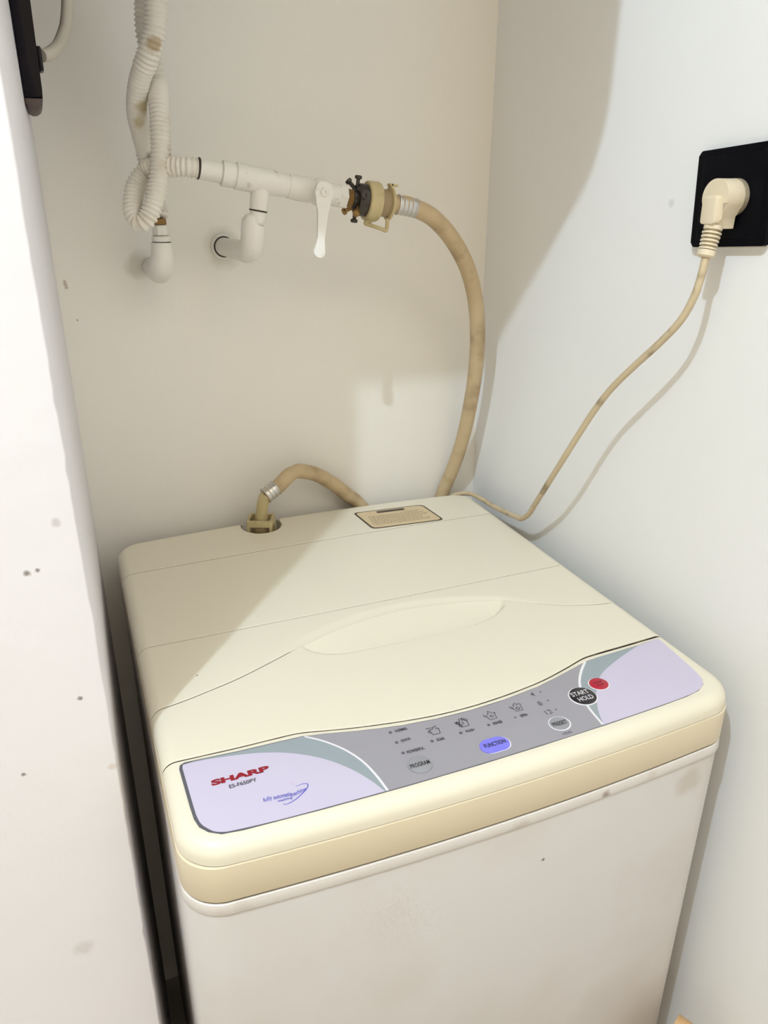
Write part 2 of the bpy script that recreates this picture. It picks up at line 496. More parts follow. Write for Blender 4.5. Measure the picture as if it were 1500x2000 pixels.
panel('lid_front_panel', lambda x: seamD(x) + G * (1 + 1.6 * smooth((x - 0.14) / 0.05)), lambda x: seamC(x) - G * 0.8, front_z, ZB, M_cream, 72, 210,
      [-0.1061, -0.1055, 0.1385, 0.1392, 0.1398, 0.1402])
panel('control_housing', oF, lambda x: seamD(x) - G, flat, ZB, M_cream, 18, 120, lo_out=True)

def outline(off, n=14):
    """closed outline of the machine in plan, moved inwards by off"""
    pts = []
    def arc(cx, cy, r, a0):
        for k in range(n + 1):
            a = math.radians(a0 + 90 * k / n)
            pts.append((cx + (r - off) * math.cos(a), cy + (r - off) * math.sin(a)))
    arc(A - RF, yF(A - RF) + RF, RF, 270)
    arc(A - RB, yB(A - RB) - RB, RB, 0)
    for k in range(1, 12):
        x = (A - RB) * (1 - 2 * k / 12); pts.append((x, yB(x) - off))
    arc(-A + RB, yB(A - RB) - RB, RB, 90)
    arc(-A + RF, yF(A - RF) + RF, RF, 180)
    for k in range(1, 16):
        x = (A - RF) * (-1 + 2 * k / 16); pts.append((x, yF(x) + off))
    return pts
def ring(name, prof, m, cap_top=False, ymax=None, parent=WM):
    V, F = [], []
    n = None
    for off, z in prof:
        P = outline(off); n = len(P)
        if ymax: P = [(x, min(y, ymax)) for x, y in P]
        V += [(x, y, z) for x, y in P]
    for i in range(len(prof) - 1):
        for k in range(n): F.append((i * n + k, i * n + (k + 1) % n, (i + 1) * n + (k + 1) % n, (i + 1) * n + k))
    if cap_top:
        F.append(tuple(range(n))); F.append(tuple(range((len(prof) - 1) * n, len(prof) * n)))
    me = mesh(V, F)
    return link(name, me, m, parent, 40)
ring('frame_skirt', [(0.006, -0.0186), (0.0006, -0.0186), (-0.0004, -0.0196), (-0.0008, -0.0528), (0.0004, -0.0544), (0.006, -0.0544)], M_skirt)
ring('inner_frame', [(0.0022, -0.066), (0.0022, -0.0135)], M_core, True, 0.410)
ring('body_rim', [(0.0016, -0.0562), (0.0004, -0.0560), (-0.0006, -0.0566), (-0.0014, -0.0660), (-0.0006, -0.0672), (0.004, -0.0674)], M_rim)
ring('body', [(0.0012, -0.0672), (0.0002, -0.0690), (0.0002, -0.860), (0.004, -0.866)], M_body, True)
for sx in (-1, 1):
    for yy in (-0.06, 0.41):
        link('foot', lathe_me((sx * 0.21, yy, -0.90), (0, 0, 1), [(0, 0.020), (0.004, 0.022), (0.020, 0.022), (0.024, 0.014), (0.040, 0.014)], 16), M_black, WM)
# recess round the water inlet at the back edge
def cup():
    V, F = [], []
    n = 24
    a0, a1 = math.radians(150), math.radians(390)
    for z in (-0.0012, -0.032):
        for k in range(n + 1):
            a = a0 + (a1 - a0) * k / n
            V.append((NX + (NR + 0.0003) * math.cos(a), NY + (NR + 0.0003) * math.sin(a), z))
    for k in range(n): F.append((k, k + 1, n + 2 + k, n + 1 + k))
    F.append(tuple(range(n + 1, 2 * n + 2)))
    return mesh(V, F)
link('inlet_recess', cup(), M_cup, WM)
link('inlet_spout', lathe_me((-0.0680, 0.446, -0.031), (0, 0, 1), [(0, 0.013), (0.018, 0.013), (0.019, 0.0125), (0.022, 0.0125)], 24), M_nut, WM)

# --- caution label at the back right
lab = [(0.0688, 0.4360), (0.0712, 0.4390), (0.0760, 0.4396), (0.1690, 0.4325), (0.1755, 0.4300), (0.1780, 0.4250), (0.1822, 0.3735), (0.1808, 0.3695), (0.1760, 0.3682), (0.0830, 0.3752), (0.0765, 0.3770), (0.0735, 0.3815)]
lab_c = Vector((0.1255, 0.4040))
label = link('warning_label', prism_me(lab, (0, 0, 0), (1, 0, 0), (0, 1, 0), 0.0, 0.0003), M_labelb, WM)
label['label'] = 'tan instruction label with dark border and a dark title bar'
def shrink(poly, c, m_):
    out = []
    for a, b in poly:
        v = Vector((a, b)) - c
        out.append((c.x + v.x * (1 - m_ / abs(v.length) * 1.15), c.y + v.y * (1 - m_ / max(0.033, abs(v.y)) * 0.9)))
    return out
link('label_paper', prism_me(shrink(lab, lab_c, 0.0028), (0, 0, 0), (1, 0, 0), (0, 1, 0), 0.0003, 0.0005), M_label, label)
u_l = Vector((1, -0.075, 0)).normalized(); v_l = Vector((0.075, 1, 0)).normalized()
pill = rounded_rect(0.044, 0.0072, 0.0035)
link('title_bar', prism_me(pill, (0.1232, 0.4272, 0), u_l, v_l, 0.0005, 0.0007), M_labelb, label)
# fine print too small to read: rows of short dashes
bm = bmesh.new()
rnd = random.Random(11)
for row in range(9):
    yy = -0.0092 - row * 0.0042
    a = -0.044 + (0.003 if row else 0.012)
    end = 0.044 - (rnd.random() * 0.012)
    while a < end:
        L = rnd.uniform(0.0018, 0.0065)
        if row == 0 and a < 0.012: a += L; continue
        c = Vector((0.1250, 0.4272, 0.0006)) + u_l * (a + L / 2) + v_l * yy
        vs = [bm.verts.new(c + u_l * (sx * L / 2) + v_l * (sy * 0.0010)) for sx, sy in ((-1, -1), (1, -1), (1, 1), (-1, 1))]
        bm.faces.new(vs)
        a += L + 0.0011
link('fine_print', from_bm(bm), M_labelt, label)

# --- control panel film
ZP = 0.0
film = [(-0.2524, -0.0140), (-0.2512, -0.0096), (-0.2471, -0.0074), (-0.2303, -0.0084), (-0.2018, -0.0104), (-0.1724, -0.0114), (-0.1465, -0.0124), (-0.1273, -0.0165), (-0.0985, -0.0240),
        (-0.0800, -0.0280), (-0.0584, -0.0318), (-0.0265, -0.0350), (0.0083, -0.0358), (0.046, -0.0336), (0.0862, -0.0280), (0.1104, -0.0222), (0.1506, -0.0110), (0.1674, -0.0085), (0.2235, -0.0056),
        (0.2473, -0.0032), (0.2506, -0.0036), (0.2524, -0.0070), (0.2498, -0.0311), (0.2465, -0.0610), (0.2430, -0.0769), (0.2374, -0.0850), (0.2258, -0.0915), (0.2089, -0.0946), (0.1753, -0.0970),
        (0.109, -0.1002), (0.0377, -0.1022), (-0.0200, -0.1030), (-0.0841, -0.1028), (-0.1553, -0.1010), (-0.2180, -0.0982), (-0.2338, -0.0960), (-0.2426, -0.0903), (-0.2481, -0.0830), (-0.2504, -0.0735), (-0.2512, -0.0600)]
CP = link('control_panel', prism_me(film, (0, 0, 0), (1, 0, 0), (0, 1, 0), 0.0, 0.0004), M_edge, WM)
CP['label'] = 'grey and lavender printed control panel strip'
def inset(poly, fn):
    out = []
    n = len(poly)
    for i in range(n):
        p0, p1, p2 = Vector(poly[i - 1]), Vector(poly[i]), Vector(poly[(i + 1) % n])
        t = (p2 - p0).normalized()
        nr = Vector((-t.y, t.x))      # polygon runs clockwise: inside is to the right
        m_ = fn(p1)
        out.append((p1.x - (-nr.x) * -m_, p1.y - (-nr.y) * -m_))
    return out
def area(poly): return sum(poly[i - 1][0] * poly[i][1] - poly[i][0] * poly[i - 1][1] for i in range(len(poly))) / 2
film = [(p.x, p.y) for p in cr([(a, b, 0) for a, b in film] + [(film[0][0], film[0][1], 0)], 4)[:-1]]
sgn = 1 if area(film) < 0 else -1
def border(p):
    w_ = 0.0007
    if p.x < -0.15 and p.y > -0.03: w_ = 0.0012
    if p.y < -0.04: w_ += 0.0011 * smooth((-0.19 - p.x) / 0.05)
    if p.x < -0.235: w_ = max(w_, 0.0008 + 0.0019 * smooth((-0.236 - p.x) / 0.010))
    if p.x > 0.05: w_ = 0.0004
    return w_ * sgn
inner = inset(film, border)
def plan(name, poly, m, h0, h1, parent=CP, bev=0.0):
    return link(name, prism_me(poly, (0, 0, 0), (1, 0, 0), (0, 1, 0), h0, h1, bev), m, parent)
plan('film', inner, M_film, 0.0004, 0.0006)
def sp(pts, n=6): return [(p.x, p.y) for p in cr([(a, b, 0) for a, b in pts], n)]
arcL = sp([(-0.2440, -0.0100), (-0.2223, -0.0122), (-0.1891, -0.0190), (-0.1621, -0.0300), (-0.1390, -0.0465), (-0.1217, -0.0666), (-0.1110, -0.0855), (-0.1045, -0.1016)])
lineL = sp([(-0.1445, -0.0140), (-0.1310, -0.0262), (-0.1180, -0.0430), (-0.1090, -0.0620), (-0.1045, -0.0815), (-0.1022, -0.1018)])
def below(pts_film, xmin, xmax):  # bottom edge of the film between two x, running left
    return [p for p in pts_film if xmin < p[0] < xmax and p[1] < -0.09]
# walk the left end of the film: bottom edge, corner, left side, top-left corner
idx = list(range(33 * 4, len(inner))) + list(range(0, 9))
lobeL = arcL + [inner[k] for k in idx]
plan('left_lobe', lobeL, M_lav, 0.0006, 0.00075)
band = [(p[0], p[1]) for p in lineL] + list(reversed(arcL[:])) + inner[12:22]
plan('left_band', band, M_teal, 0.00045, 0.00068)
def stroke_poly(pts, w_):
    L_, R_ = [], []
    P = [Vector(p) for p in pts]
    for i, p in enumerate(P):
        t = (P[min(i + 1, len(P) - 1)] - P[max(i - 1, 0)]).normalized()
        nr = Vector((-t.y, t.x)) * (w_(i / (len(P) - 1)) if callable(w_) else w_) / 2
        L_.append((p.x + nr.x, p.y + nr.y)); R_.append((p.x - nr.x, p.y - nr.y))
    return L_ + R_[::-1]
plan('accent_line', stroke_poly(lineL, lambda t: 0.0016 + 0.0004 * t), M_wline, 0.0006, 0.0009)
arcR = sp([(0.2239, -0.0066), (0.1991, -0.0150), (0.1751, -0.0246), (0.1573, -0.0335), (0.1425, -0.0450), (0.1289, -0.0619), (0.1173, -0.0800), (0.1086, -0.0995)])
lineR = sp([(0.1530, -0.0108), (0.1391, -0.0235), (0.1269, -0.0380), (0.1172, -0.0560), (0.1112, -0.0740), (0.1080, -0.0990)])
lobeR = arcR + [inner[k] for k in range(28 * 4, 19 * 4 - 1, -1)]
plan('right_lobe', lobeR, M_lav, 0.0006, 0.00075)
plan('right_band', lineR + list(reversed(arcR)) + [inner[70]], M_teal, 0.00045, 0.00068)
plan('accent_line', stroke_poly(lineR, lambda t: 0.0026 - 0.0006 * t), M_wline, 0.0006, 0.0009)

def at(poly, c, rot=0.0):
    cs, sn = math.cos(rot), math.sin(rot)
    return [(c[0] + a * cs - b * sn, c[1] + a * sn + b * cs) for a, b in poly]
H0, H1 = 0.0006, 0.0016
b = plan('start_button', at(ellipse(0.0140, 0.0138), (0.1163, -0.0580)), M_wline, H0, 0.0012, bev=0.0003)
plan('start_button_cap', at(ellipse(0.0128, 0.0126), (0.1163, -0.0580)), M_blk, 0.0011, 0.0019, bev=0.0004)
plan('power_button_rim', at(ellipse(0.0105, 0.0098), (0.1424, -0.0475)), M_wline, H0, 0.0010)
plan('power_button', at(ellipse(0.0095, 0.0088), (0.1424, -0.0475)), M_red, H0, 0.0017, bev=0.0004)
plan('preset_button_rim', at(ellipse(0.0104, 0.0097), (0.0729, -0.0834)), M_wline, H0, 0.0010)
plan('preset_button', at(ellipse(0.0093, 0.0086), (0.0726, -0.0834)), M_gbtn, H0, 0.0016, bev=0.0004)
plan('function_button_rim', at(rounded_rect(0.0285, 0.0178, 0.0088), (0.0050, -0.0867)), M_wline, H0, 0.0009)
plan('function_button', at(rounded_rect(0.0278, 0.0170, 0.0084), (0.0042, -0.0867)), M_blue, H0, 0.0017, bev=0.0005)
plan('program_button', at(ellipse(0.0103, 0.0104), (-0.0660, -0.0846)), M_gbtn, H0, 0.0016, bev=0.0004)
for (x, y), r in zip([(-0.0728, -0.0374), (-0.0729, -0.0516), (-0.0731, -0.0659), (-0.0437, -0.0616), (-0.0154, -0.0613), (0.0128, -0.0610), (0.0404, -0.0608), (0.0830, -0.0367), (0.0822, -0.0506), (0.0815, -0.0649)],
                     [0.0016] * 3 + [0.0016, 0.0016, 0.0015, 0.0011, 0.0009, 0.0009, 0.0009]):
    plan('indicator_light', at(ellipse(r, r, 16), (x, y)), M_inkg, H0, 0.0009)

def text(name, s, c, h, m, parent, z=0.0009, width=None, bold=0.0, rot=0.0, shear=0.0):
    cu = bpy.data.curves.new('t', 'FONT')
    cu.body = s; cu.size = 1.0; cu.align_x = 'CENTER'; cu.align_y = 'CENTER'; cu.offset = bold; cu.shear = shear
    cu.extrude = 0.0; cu.resolution_u = 4
    o = bpy.data.objects.new('t', cu); COL.objects.link(o)
    dg = bpy.context.evaluated_depsgraph_get(); dg.update()
    me = bpy.data.meshes.new_from_object(o.evaluated_get(dg))
    bpy.data.objects.remove(o); bpy.data.curves.remove(cu)
    xs = [v.co.x for v in me.vertices]; ys = [v.co.y for v in me.vertices]
    w0, h0 = max(xs) - min(xs), max(ys) - min(ys)
    cx, cy = (max(xs) + min(xs)) / 2, (max(ys) + min(ys)) / 2
    sy = h / h0; sx = (width / w0) if width else sy
    cs, sn = math.cos(rot), math.sin(rot)
    for v in me.vertices:
        a, b_ = (v.co.x - cx) * sx, (v.co.y - cy) * sy
        v.co = (c[0] + a * cs - b_ * sn, c[1] + a * sn + b_ * cs, z)
    me.materials.clear()
    return link(name, me, m, parent, 0)
text('logo_lettering', 'SHARP', (-0.2072, -0.0410), 0.0068, M_logo, CP, 0.0010, 0.0478, 0.055)
text('model_lettering', 'ES-F650PY', (-0.2073, -0.0503), 0.0042, M_ink, CP, 0.0010, 0.0222, 0.012)
text('lettering', 'NORMAL', (-0.0626, -0.0377), 0.0036, M_ink, CP, 0.0010, 0.0118, 0.02)
text('lettering', 'QUICK', (-0.0642, -0.0516), 0.0036, M_ink, CP, 0.0010, 0.0092, 0.02)
text('lettering', 'POWERFUL', (-0.0617, -0.0668), 0.0036, M_ink, CP, 0.0010, 0.0162, 0.02)
text('lettering', 'SOAK', (-0.0356, -0.0621), 0.0036, M_ink, CP, 0.0010, 0.0078, 0.02)
text('lettering', 'WASH', (-0.0065, -0.0616), 0.0036, M_ink, CP, 0.0010, 0.0088, 0.02)
text('lettering', 'RINSE', (0.0219, -0.0613), 0.0036, M_ink, CP, 0.0010, 0.0090, 0.02)
text('lettering', 'SPIN', (0.0492, -0.0611), 0.0036, M_ink, CP, 0.0010, 0.0070, 0.02)
text('lettering', '4', (0.0736, -0.0371), 0.0060, M_inkg, CP, 0.0010, None, 0.01)
text('lettering', '8', (0.0726, -0.0517), 0.0062, M_inkg, CP, 0.0010, None, 0.01)
text('lettering', '12', (0.0730, -0.0656), 0.0060, M_inkg, CP, 0.0010, None, 0.01)
text('lettering', 'HOURS', (0.0717, -0.0968), 0.0030, M_inkg, CP, 0.0010, 0.0095, 0.01)
text('lettering', 'PROGRAM', (-0.0660, -0.0848), 0.0050, M_ink, CP, 0.0018, 0.0176, 0.02)
text('lettering', 'FUNCTION', (0.0047, -0.0860), 0.0050, M_ink, CP, 0.0019, 0.0206, 0.02)
text('lettering', 'PRESET', (0.0726, -0.0838), 0.0052, M_ink, CP, 0.0018, 0.0150, 0.02)
text('lettering', 'START', (0.1155, -0.0538), 0.0060, M_wline, CP, 0.0021, 0.0190, 0.005)
text('lettering', 'HOLD', (0.1163, -0.0622), 0.0060, M_wline, CP, 0.0021, 0.0160, 0.005)
text('lettering', 'POWER', (0.1424, -0.0456), 0.0026, M_redtxt, CP, 0.0019, 0.0100, 0.01)
text('lettering', 'ON/OFF', (0.1424, -0.0498), 0.0026, M_redtxt, CP, 0.0019, 0.0100, 0.01)
text('slogan_lettering', 'fully', (-0.1932, -0.0752), 0.0058, M_bink, CP, 0.0010, 0.0075, 0.015, 0.10, 0.2)
text('slogan_lettering', 'automatic', (-0.1815, -0.0757), 0.0044, M_bink, CP, 0.0010, 0.0145, 0.02, -0.08, 0.1)
text('slogan_lettering', 'washing', (-0.1808, -0.0806), 0.0036, M_bink, CP, 0.0010, 0.0120, 0.02, -0.02, 0.1)
text('slogan_lettering', 'machine', (-0.1690, -0.0765), 0.0044, M_bink, CP, 0.0010, 0.0135, 0.02, 0.18, 0.1)
plan('swoosh', stroke_poly(sp([(-0.1690, -0.0700), (-0.1635, -0.0692), (-0.1595, -0.0705), (-0.1600, -0.0735), (-0.1645, -0.0780), (-0.1720, -0.0830), (-0.1790, -0.0855), (-0.1828, -0.0852), (-0.1832, -0.0838)]),
     lambda t: 0.0003 + 0.0007 * math.sin(PI * min(1, t * 1.05))), M_bink, 0.0006, 0.0009)
plan('bubble_mark', at(ellipse(0.0020, 0.0020, 20), (-0.1702, -0.0652)), M_pink, 0.0006, 0.00085)

# wash-cycle pictograms: a tub with laundry
def strokes(name, lines, c, wd=0.0006):
    bm = bmesh.new()
    for ln in lines:
        P = [Vector((c[0] + a * 0.001, c[1] + b_ * 0.001)) for a, b_ in ln]
        q = stroke_poly(P, wd)
        n = len(P)
        vs = [bm.verts.new((x, y, 0.00095)) for x, y in q]
        for i in range(n - 1): bm.faces.new((vs[i], vs[i + 1], vs[2 * n - 2 - i], vs[2 * n - 1 - i]))
    return link(name, from_bm(bm), M_ink, CP, 0)
def circ(cx, cy, r, n=10): return [(cx + r * math.cos(2 * PI * k / n), cy + r * math.sin(2 * PI * k / n)) for k in range(n + 1)]
tub = [(-4.2, 2.0), (-3.2, -5.0), (3.6, -5.0), (4.8, 2.0)]
strokes('pictogram', [tub, [(-4.2, 2), (-1, 2)], [(2, 2), (4.8, 2)], [(-6.2, 4.5), (-4.5, 5.0), (-3.0, 4.2), (-1.5, 4.8)], [(-1, 2), (0.2, 5), (1, 3.5), (1.8, 6), (2.6, 3.8), (4.2, 6)], [(-4.2, 2), (-6, 0), (-5.4, -1.8), (-3.6, -1.5)]], (-0.0358, -0.0498))
strokes('pictogram', [tub, circ(-4.2, 1.5, 1.6), circ(-3.5, -2.5, 1.5), circ(4.3, 3.0, 1.4), circ(2.2, 5.0, 1.2), [(-2, 2), (-1.5, 6), (0.5, 6.5), (1.2, 3)], [(-4.2, 2), (-7, 3), (-6, 0.5), (-4, 0)], [(0, 2), (0, -2)]], (-0.0074, -0.0500), 0.0007)
strokes('pictogram', [tub, [(-4.2, 2), (-6.4, 3.0), (-6.0, 0.2), (-3.8, 0)], [(-2.5, 2), (-0.5, 4), (0.2, 7), (1.6, 6.4), (2.4, 3.6), (6.2, 2.6), (4.8, 2)], [(-1, 0), (1, 0.5), (2, -1.5), (0, -2.5), (-1, 0)]], (0.0209, -0.0505))
strokes('pictogram', [tub, [(-4.2, 2), (-6.2, 3.4), (-5.8, 0.6), (-3.8, 0)], [(-2, 2), (-1, 5), (0.8, 6.6), (2.4, 5), (1.8, 3)], [(2.6, 4), (5.5, 4.6), (6.0, 2.8), (4.4, 2.6)], circ(0.4, -1.4, 1.7)], (0.0493, -0.0491))

# ------------------------------------------------------------------ water inlet hose
HO = thing('inlet_hose', 'aged beige rubber inlet hose curving from the white tap to the washer top', 'hose', (0.25, 0.475, 0.0))
h1 = [(0.1000, 0.36, 0.4250), (0.1161, 0.36, 0.4227), (0.148, 0.362, 0.4098), (0.1813, 0.37, 0.3821), (0.2132, 0.385, 0.3427), (0.2357, 0.40, 0.2938), (0.249, 0.415, 0.2347), (0.2556, 0.435, 0.1629), (0.2543, 0.460, 0.0764), (0.2420, 0.4845, -0.0004)]
h2 = [(0.215, 0.4850, -0.06), (0.165, 0.484, -0.085), (0.125, 0.483, -0.045), (0.0913, 0.482, -0.0023), (0.0756, 0.481, 0.0119), (0.0514, 0.476, 0.0355), (0.0202, 0.465, 0.0594), (-0.0060, 0.4545, 0.0712)]
h3 = [(-0.0116, 0.452, 0.0722), (-0.0165, 0.4505, 0.0715), (-0.0251, 0.447, 0.0692), (-0.0414, 0.441, 0.0584), (-0.0590, 0.4362, 0.0508)]
path = even(cr(h1 + h2 + h3, 10), 0.004)
kink = Vector((-0.0116, 0.452, 0.072))
def hr(s, P=path):
    i = min(len(P) - 1, int(s / 0.004))
    d = (P[i] - kink).length
    return 0.0105 - 0.0012 * math.exp(-(d / 0.006) ** 2)
link('tube', tube_me(path, hr, 20), M_hose, HO)
# steel ferrules with crimp bands
def ferrule(a, b_):
    a, b_ = Vector(a), Vector(b_); L = (b_ - a).length; r = 0.0112
    pr = [(0, r - 0.001), (0.0004, r + 0.0006), (0.0016, r + 0.0008), (0.0022, r)]
    k = 0.0048
    while k < L - 0.003:
        pr += [(k, r), (k + 0.0006, r - 0.0007), (k + 0.0014, r - 0.0007), (k + 0.002, r)]
        k += 0.0055
    pr += [(L - 0.0014, r), (L - 0.0008, r + 0.0005), (L, r - 0.001)]
    return lathe_me(a, b_ - a, pr, 24)
link('ferrule', ferrule((0.0990, 0.36, 0.4250), (0.1240, 0.3600, 0.4205)), M_steel, HO)['label'] = 'dull steel crimp ferrule at the tap end'
link('ferrule', ferrule((-0.0625, 0.4352, 0.0485), (-0.0450, 0.4396, 0.0572)), M_steel, HO)['label'] = 'dull steel crimp ferrule at the washer end'
# inlet end: plastic tail going down into a square clamp collar
tail = cr([(-0.0600, 0.4360, 0.0498), (-0.0640, 0.4370, 0.0440), (-0.0665, 0.4400, 0.030), (-0.0676, 0.4440, 0.016), (-0.0680, 0.4460, 0.004), (-0.0680, 0.446, -0.008)], 6)
link('tail_pipe', tube_me(tail, lambda s: 0.0082 + 0.0012 * smooth((s - 0.03) / 0.02), 18), M_nut, HO)
def frame_bm(c, w_, d_, z0, z1, th, rotz):
    bm = bmesh.new()
    o_ = rounded_rect(w_, d_, 0.003, 3); i_ = rounded_rect(w_ - 2 * th, d_ - 2 * th, 0.002, 3)
    n = len(o_)
    cs, sn = math.cos(rotz), math.sin(rotz)
    def tr(p, z): return (c[0] + p[0] * cs - p[1] * sn, c[1] + p[0] * sn + p[1] * cs, z)
    ot = [bm.verts.new(tr(p, z1)) for p in o_]; it = [bm.verts.new(tr(p, z1)) for p in i_]
    ob = [bm.verts.new(tr(p, z0)) for p in o_]; ib = [bm.verts.new(tr(p, z0)) for p in i_]
    for k in range(n):
        j = (k + 1) % n
        bm.faces.new((ot[k], ot[j], it[j], it[k])); bm.faces.new((ob[k], ib[k], ib[j], ob[j]))
        bm.faces.new((ob[k], ob[j], ot[j], ot[k])); bm.faces.new((ib[k], it[k], it[j], ib[j]))
    return bm
bm = frame_bm((-0.0680, 0.4465), 0.036, 0.031, 0.0035, 0.0125, 0.0035, math.radians(-24))
link('clamp_collar', from_bm(bm), M_nut, HO)
R24 = Matrix.Rotation(math.radians(-24), 3, 'Z')
for sx in (-1, 1):
    for sy in (-1, 1):
        c = Vector((-0.0680, 0.4465, -0.006)) + R24 @ Vector((sx * 0.0158, sy * 0.0128, 0))
        link('clamp_post', from_bm(box_bm(c, (0.0042, 0.005, 0.021), R24, 0.0006, 1)), M_nut, HO)
link('clamp_nut', lathe_me((-0.0680, 0.446, -0.0088), (0, 0, 1), [(0, 0.0125), (0.002, 0.0132), (0.008, 0.0132), (0.010, 0.0115), (0.0165, 0.0115), (0.0170, 0.0095)], 24), M_neck, HO)
# tap end: dark screw ring, cream clamp nut, tan neck, flange with clip
AX = Vector((0.0606, 0, -0.0073)).normalized()
def ax(s): return Vector((0.0388, 0.36, 0.4318)) + AX * s
perp = Vector((0, 0, 1)) - AX * AX.z; perp.normalize()
front = Vector((0, -1, 0))
link('screw_ring', lathe_me(ax(0.0085), AX, [(0, 0.0125), (0.0006, 0.0165), (0.004, 0.0178), (0.0125, 0.0178), (0.014, 0.015)], 28), M_dsteel, HO)['label'] = 'tarnished dark steel screw ring'
for k, deg in enumerate((90, 10, 268, 178)):
    a = math.radians(deg)
    d = perp * math.sin(a) + front * math.cos(a)
    bm = bmesh.new()
    p = ax(0.0095 + 0.001 * (k % 2))
    lathe_me(p + d * 0.014, d, [(0, 0.0022), (0.0085, 0.0022)], 10, bm)
    lathe_me(p + d * 0.0215, d, [(0, 0.0026), (0.0006, 0.0042), (0.0034, 0.0042), (0.0042, 0.0030), (0.0042, 0.0016), (0.0030, 0.0014)], 12, bm)
    link('screw', from_bm(bm), M_dsteel, HO)
for deg, tilt, m_ in ((118, 0.9, M_dsteel), (226, 1.0, M_brass), (318, 0.5, M_brass)):
    a = math.radians(deg)
    d = (perp * math.sin(a) + front * math.cos(a) - AX * tilt).normalized()
    bm = bmesh.new()
    p = ax(0.0105) + (perp * math.sin(a) + front * math.cos(a)) * 0.011
    lathe_me(p, d, [(0, 0.0024), (0.011, 0.0024)], 10, bm)
    lathe_me(p + d * 0.011, d, [(0, 0.0026), (0.0006, 0.0040), (0.0038, 0.0040), (0.0044, 0.003)], 12, bm)
    link('screw', from_bm(bm), m_, HO)
link('brass_seat', lathe_me(ax(0.003), AX, [(0, 0.009), (0.001, 0.0105), (0.007, 0.0105)], 20), M_dsteel, HO)
link('clamp_nut', lathe_me(ax(0.0205), AX, [(0, 0.016), (0.0, 0.0205), (0.0012, 0.0218), (0.0135, 0.0222), (0.0155, 0.0212), (0.0158, 0.0165)], 28), M_nut, HO)['label'] = 'yellowed cream clamp nut'
link('neck', lathe_me(ax(0.0355), AX, [(0, 0.0155), (0.001, 0.0158), (0.0140, 0.0150), (0.0148, 0.014)], 26), M_neck, HO)
link('flange', lathe_me(ax(0.0490), AX, [(0, 0.016), (0.0008, 0.0185), (0.0034, 0.0185), (0.0044, 0.013)], 26), M_nut, HO)
link('tail', lathe_me(ax(0.0520), AX, [(0, 0.0105), (0.010, 0.0102)], 20), M_hose, HO)
bm = bmesh.new()
Rax = Matrix((AX, front.cross(AX) * -1, front)).transposed()
Rax = Matrix((AX, -front, perp)).transposed()
box_bm(ax(0.0530) + perp * 0.0205, (0.0105, 0.010, 0.0030), Rax, 0.0008, 2, bm)
box_bm(ax(0.0510) + perp * 0.0180, (0.0036, 0.010, 0.0080), Rax, 0.0008, 2, bm)
link('release_tab', from_bm(bm), M_nut, HO)
clip = [ax(0.0490) - perp * 0.016, ax(0.0500) - perp * 0.024, ax(0.0490) - perp * 0.0300, ax(0.0440) - perp * 0.0290, ax(0.0300) - perp * 0.0265, ax(0.0225) - perp * 0.0250, ax(0.0235) - perp * 0.0225, ax(0.030) - perp * 0.0212]
link('clip', tube_me([p + front * 0.004 for p in cr(clip, 5)], 0.0023, 10), M_nut, HO)

# ------------------------------------------------------------------ white tap assembly on the back wall
TP = thing('water_pipe', 'white-painted pipe run with tee, elbow and lever tap on the back wall', 'pipe', (-0.0824, 0.499, 0.3724))
PX = Vector((0.0606 + 0.1170, 0, 0.4318 - 0.4600)).normalized()
Q0 = Vector((-0.1300, 0.36, 0.4612))
Q1 = Vector((0.0400, 0.36, 0.4316))
PX = (Q1 - Q0).normalized()
def px(s): return Q0 + PX * s
pperp = (Vector((0, 0, 1)) - PX * PX.z).normalized()
link('coupling', lathe_me(px(-0.0010), PX, [(0, 0.0085), (0.001, 0.0105), (0.024, 0.0108), (0.025, 0.010)], 26), M_pipe, TP)
link('joint_gap', lathe_me(px(-0.0018), PX, [(0, 0.0100), (0.0012, 0.0113), (0.0026, 0.0105)], 26), M_joint, TP)['label'] = 'dark dirty joint line'
link('collar', lathe_me(px(0.0235), PX, [(0, 0.0095), (0.001, 0.0132), (0.010, 0.0134), (0.0135, 0.0124), (0.0155, 0.0124)], 26), M_pipe, TP)
bm = bmesh.new()
lathe_me(px(0.0385), PX, [(0, 0.0128), (0.001, 0.0142), (0.0400, 0.0136), (0.0580, 0.0122), (0.0680, 0.0118)], 28, bm)
lathe_me(px(0.0680), -pperp, [(0, 0.0115), (0.015, 0.0105), (0.030, 0.0100), (0.0310, 0.0094)], 26, bm)
link('tee', from_bm(bm), M_pipe, TP)
link('joint_gap', lathe_me(px(0.0680) - pperp * 0.0300, -pperp, [(0, 0.0096), (0.0012, 0.0103), (0.0020, 0.0094)], 24), M_joint, TP)['label'] = 'dark dirty joint line'
link('union', lathe_me(px(0.0980), PX, [(0, 0.0112), (0.0006, 0.0128), (0.012, 0.0136), (0.026, 0.0134), (0.028, 0.012)], 28), M_pipe, TP)
link('valve_body', lathe_me(px(0.1250), PX, [(0, 0.0112), (0.002, 0.0125), (0.006, 0.0145), (0.012, 0.0150), (0.019, 0.0135), (0.024, 0.0118), (0.034, 0.0118)], 28), M_pipe, TP)
link('hex_nut', lathe_me(px(0.1585), PX, [(0, 0.0118), (0.0008, 0.0128), (0.0085, 0.0128), (0.0095, 0.0118)], 6, None, True, 0.2), M_pipe, TP, 20)
link('thread', lathe_me(px(0.1675), PX, [(0, 0.0095)] + [q for k in range(4) for q in ((0.0008 + k * 0.002, 0.0102), (0.0018 + k * 0.002, 0.0094))] + [(0.0095, 0.009)], 22), M_brass, TP)
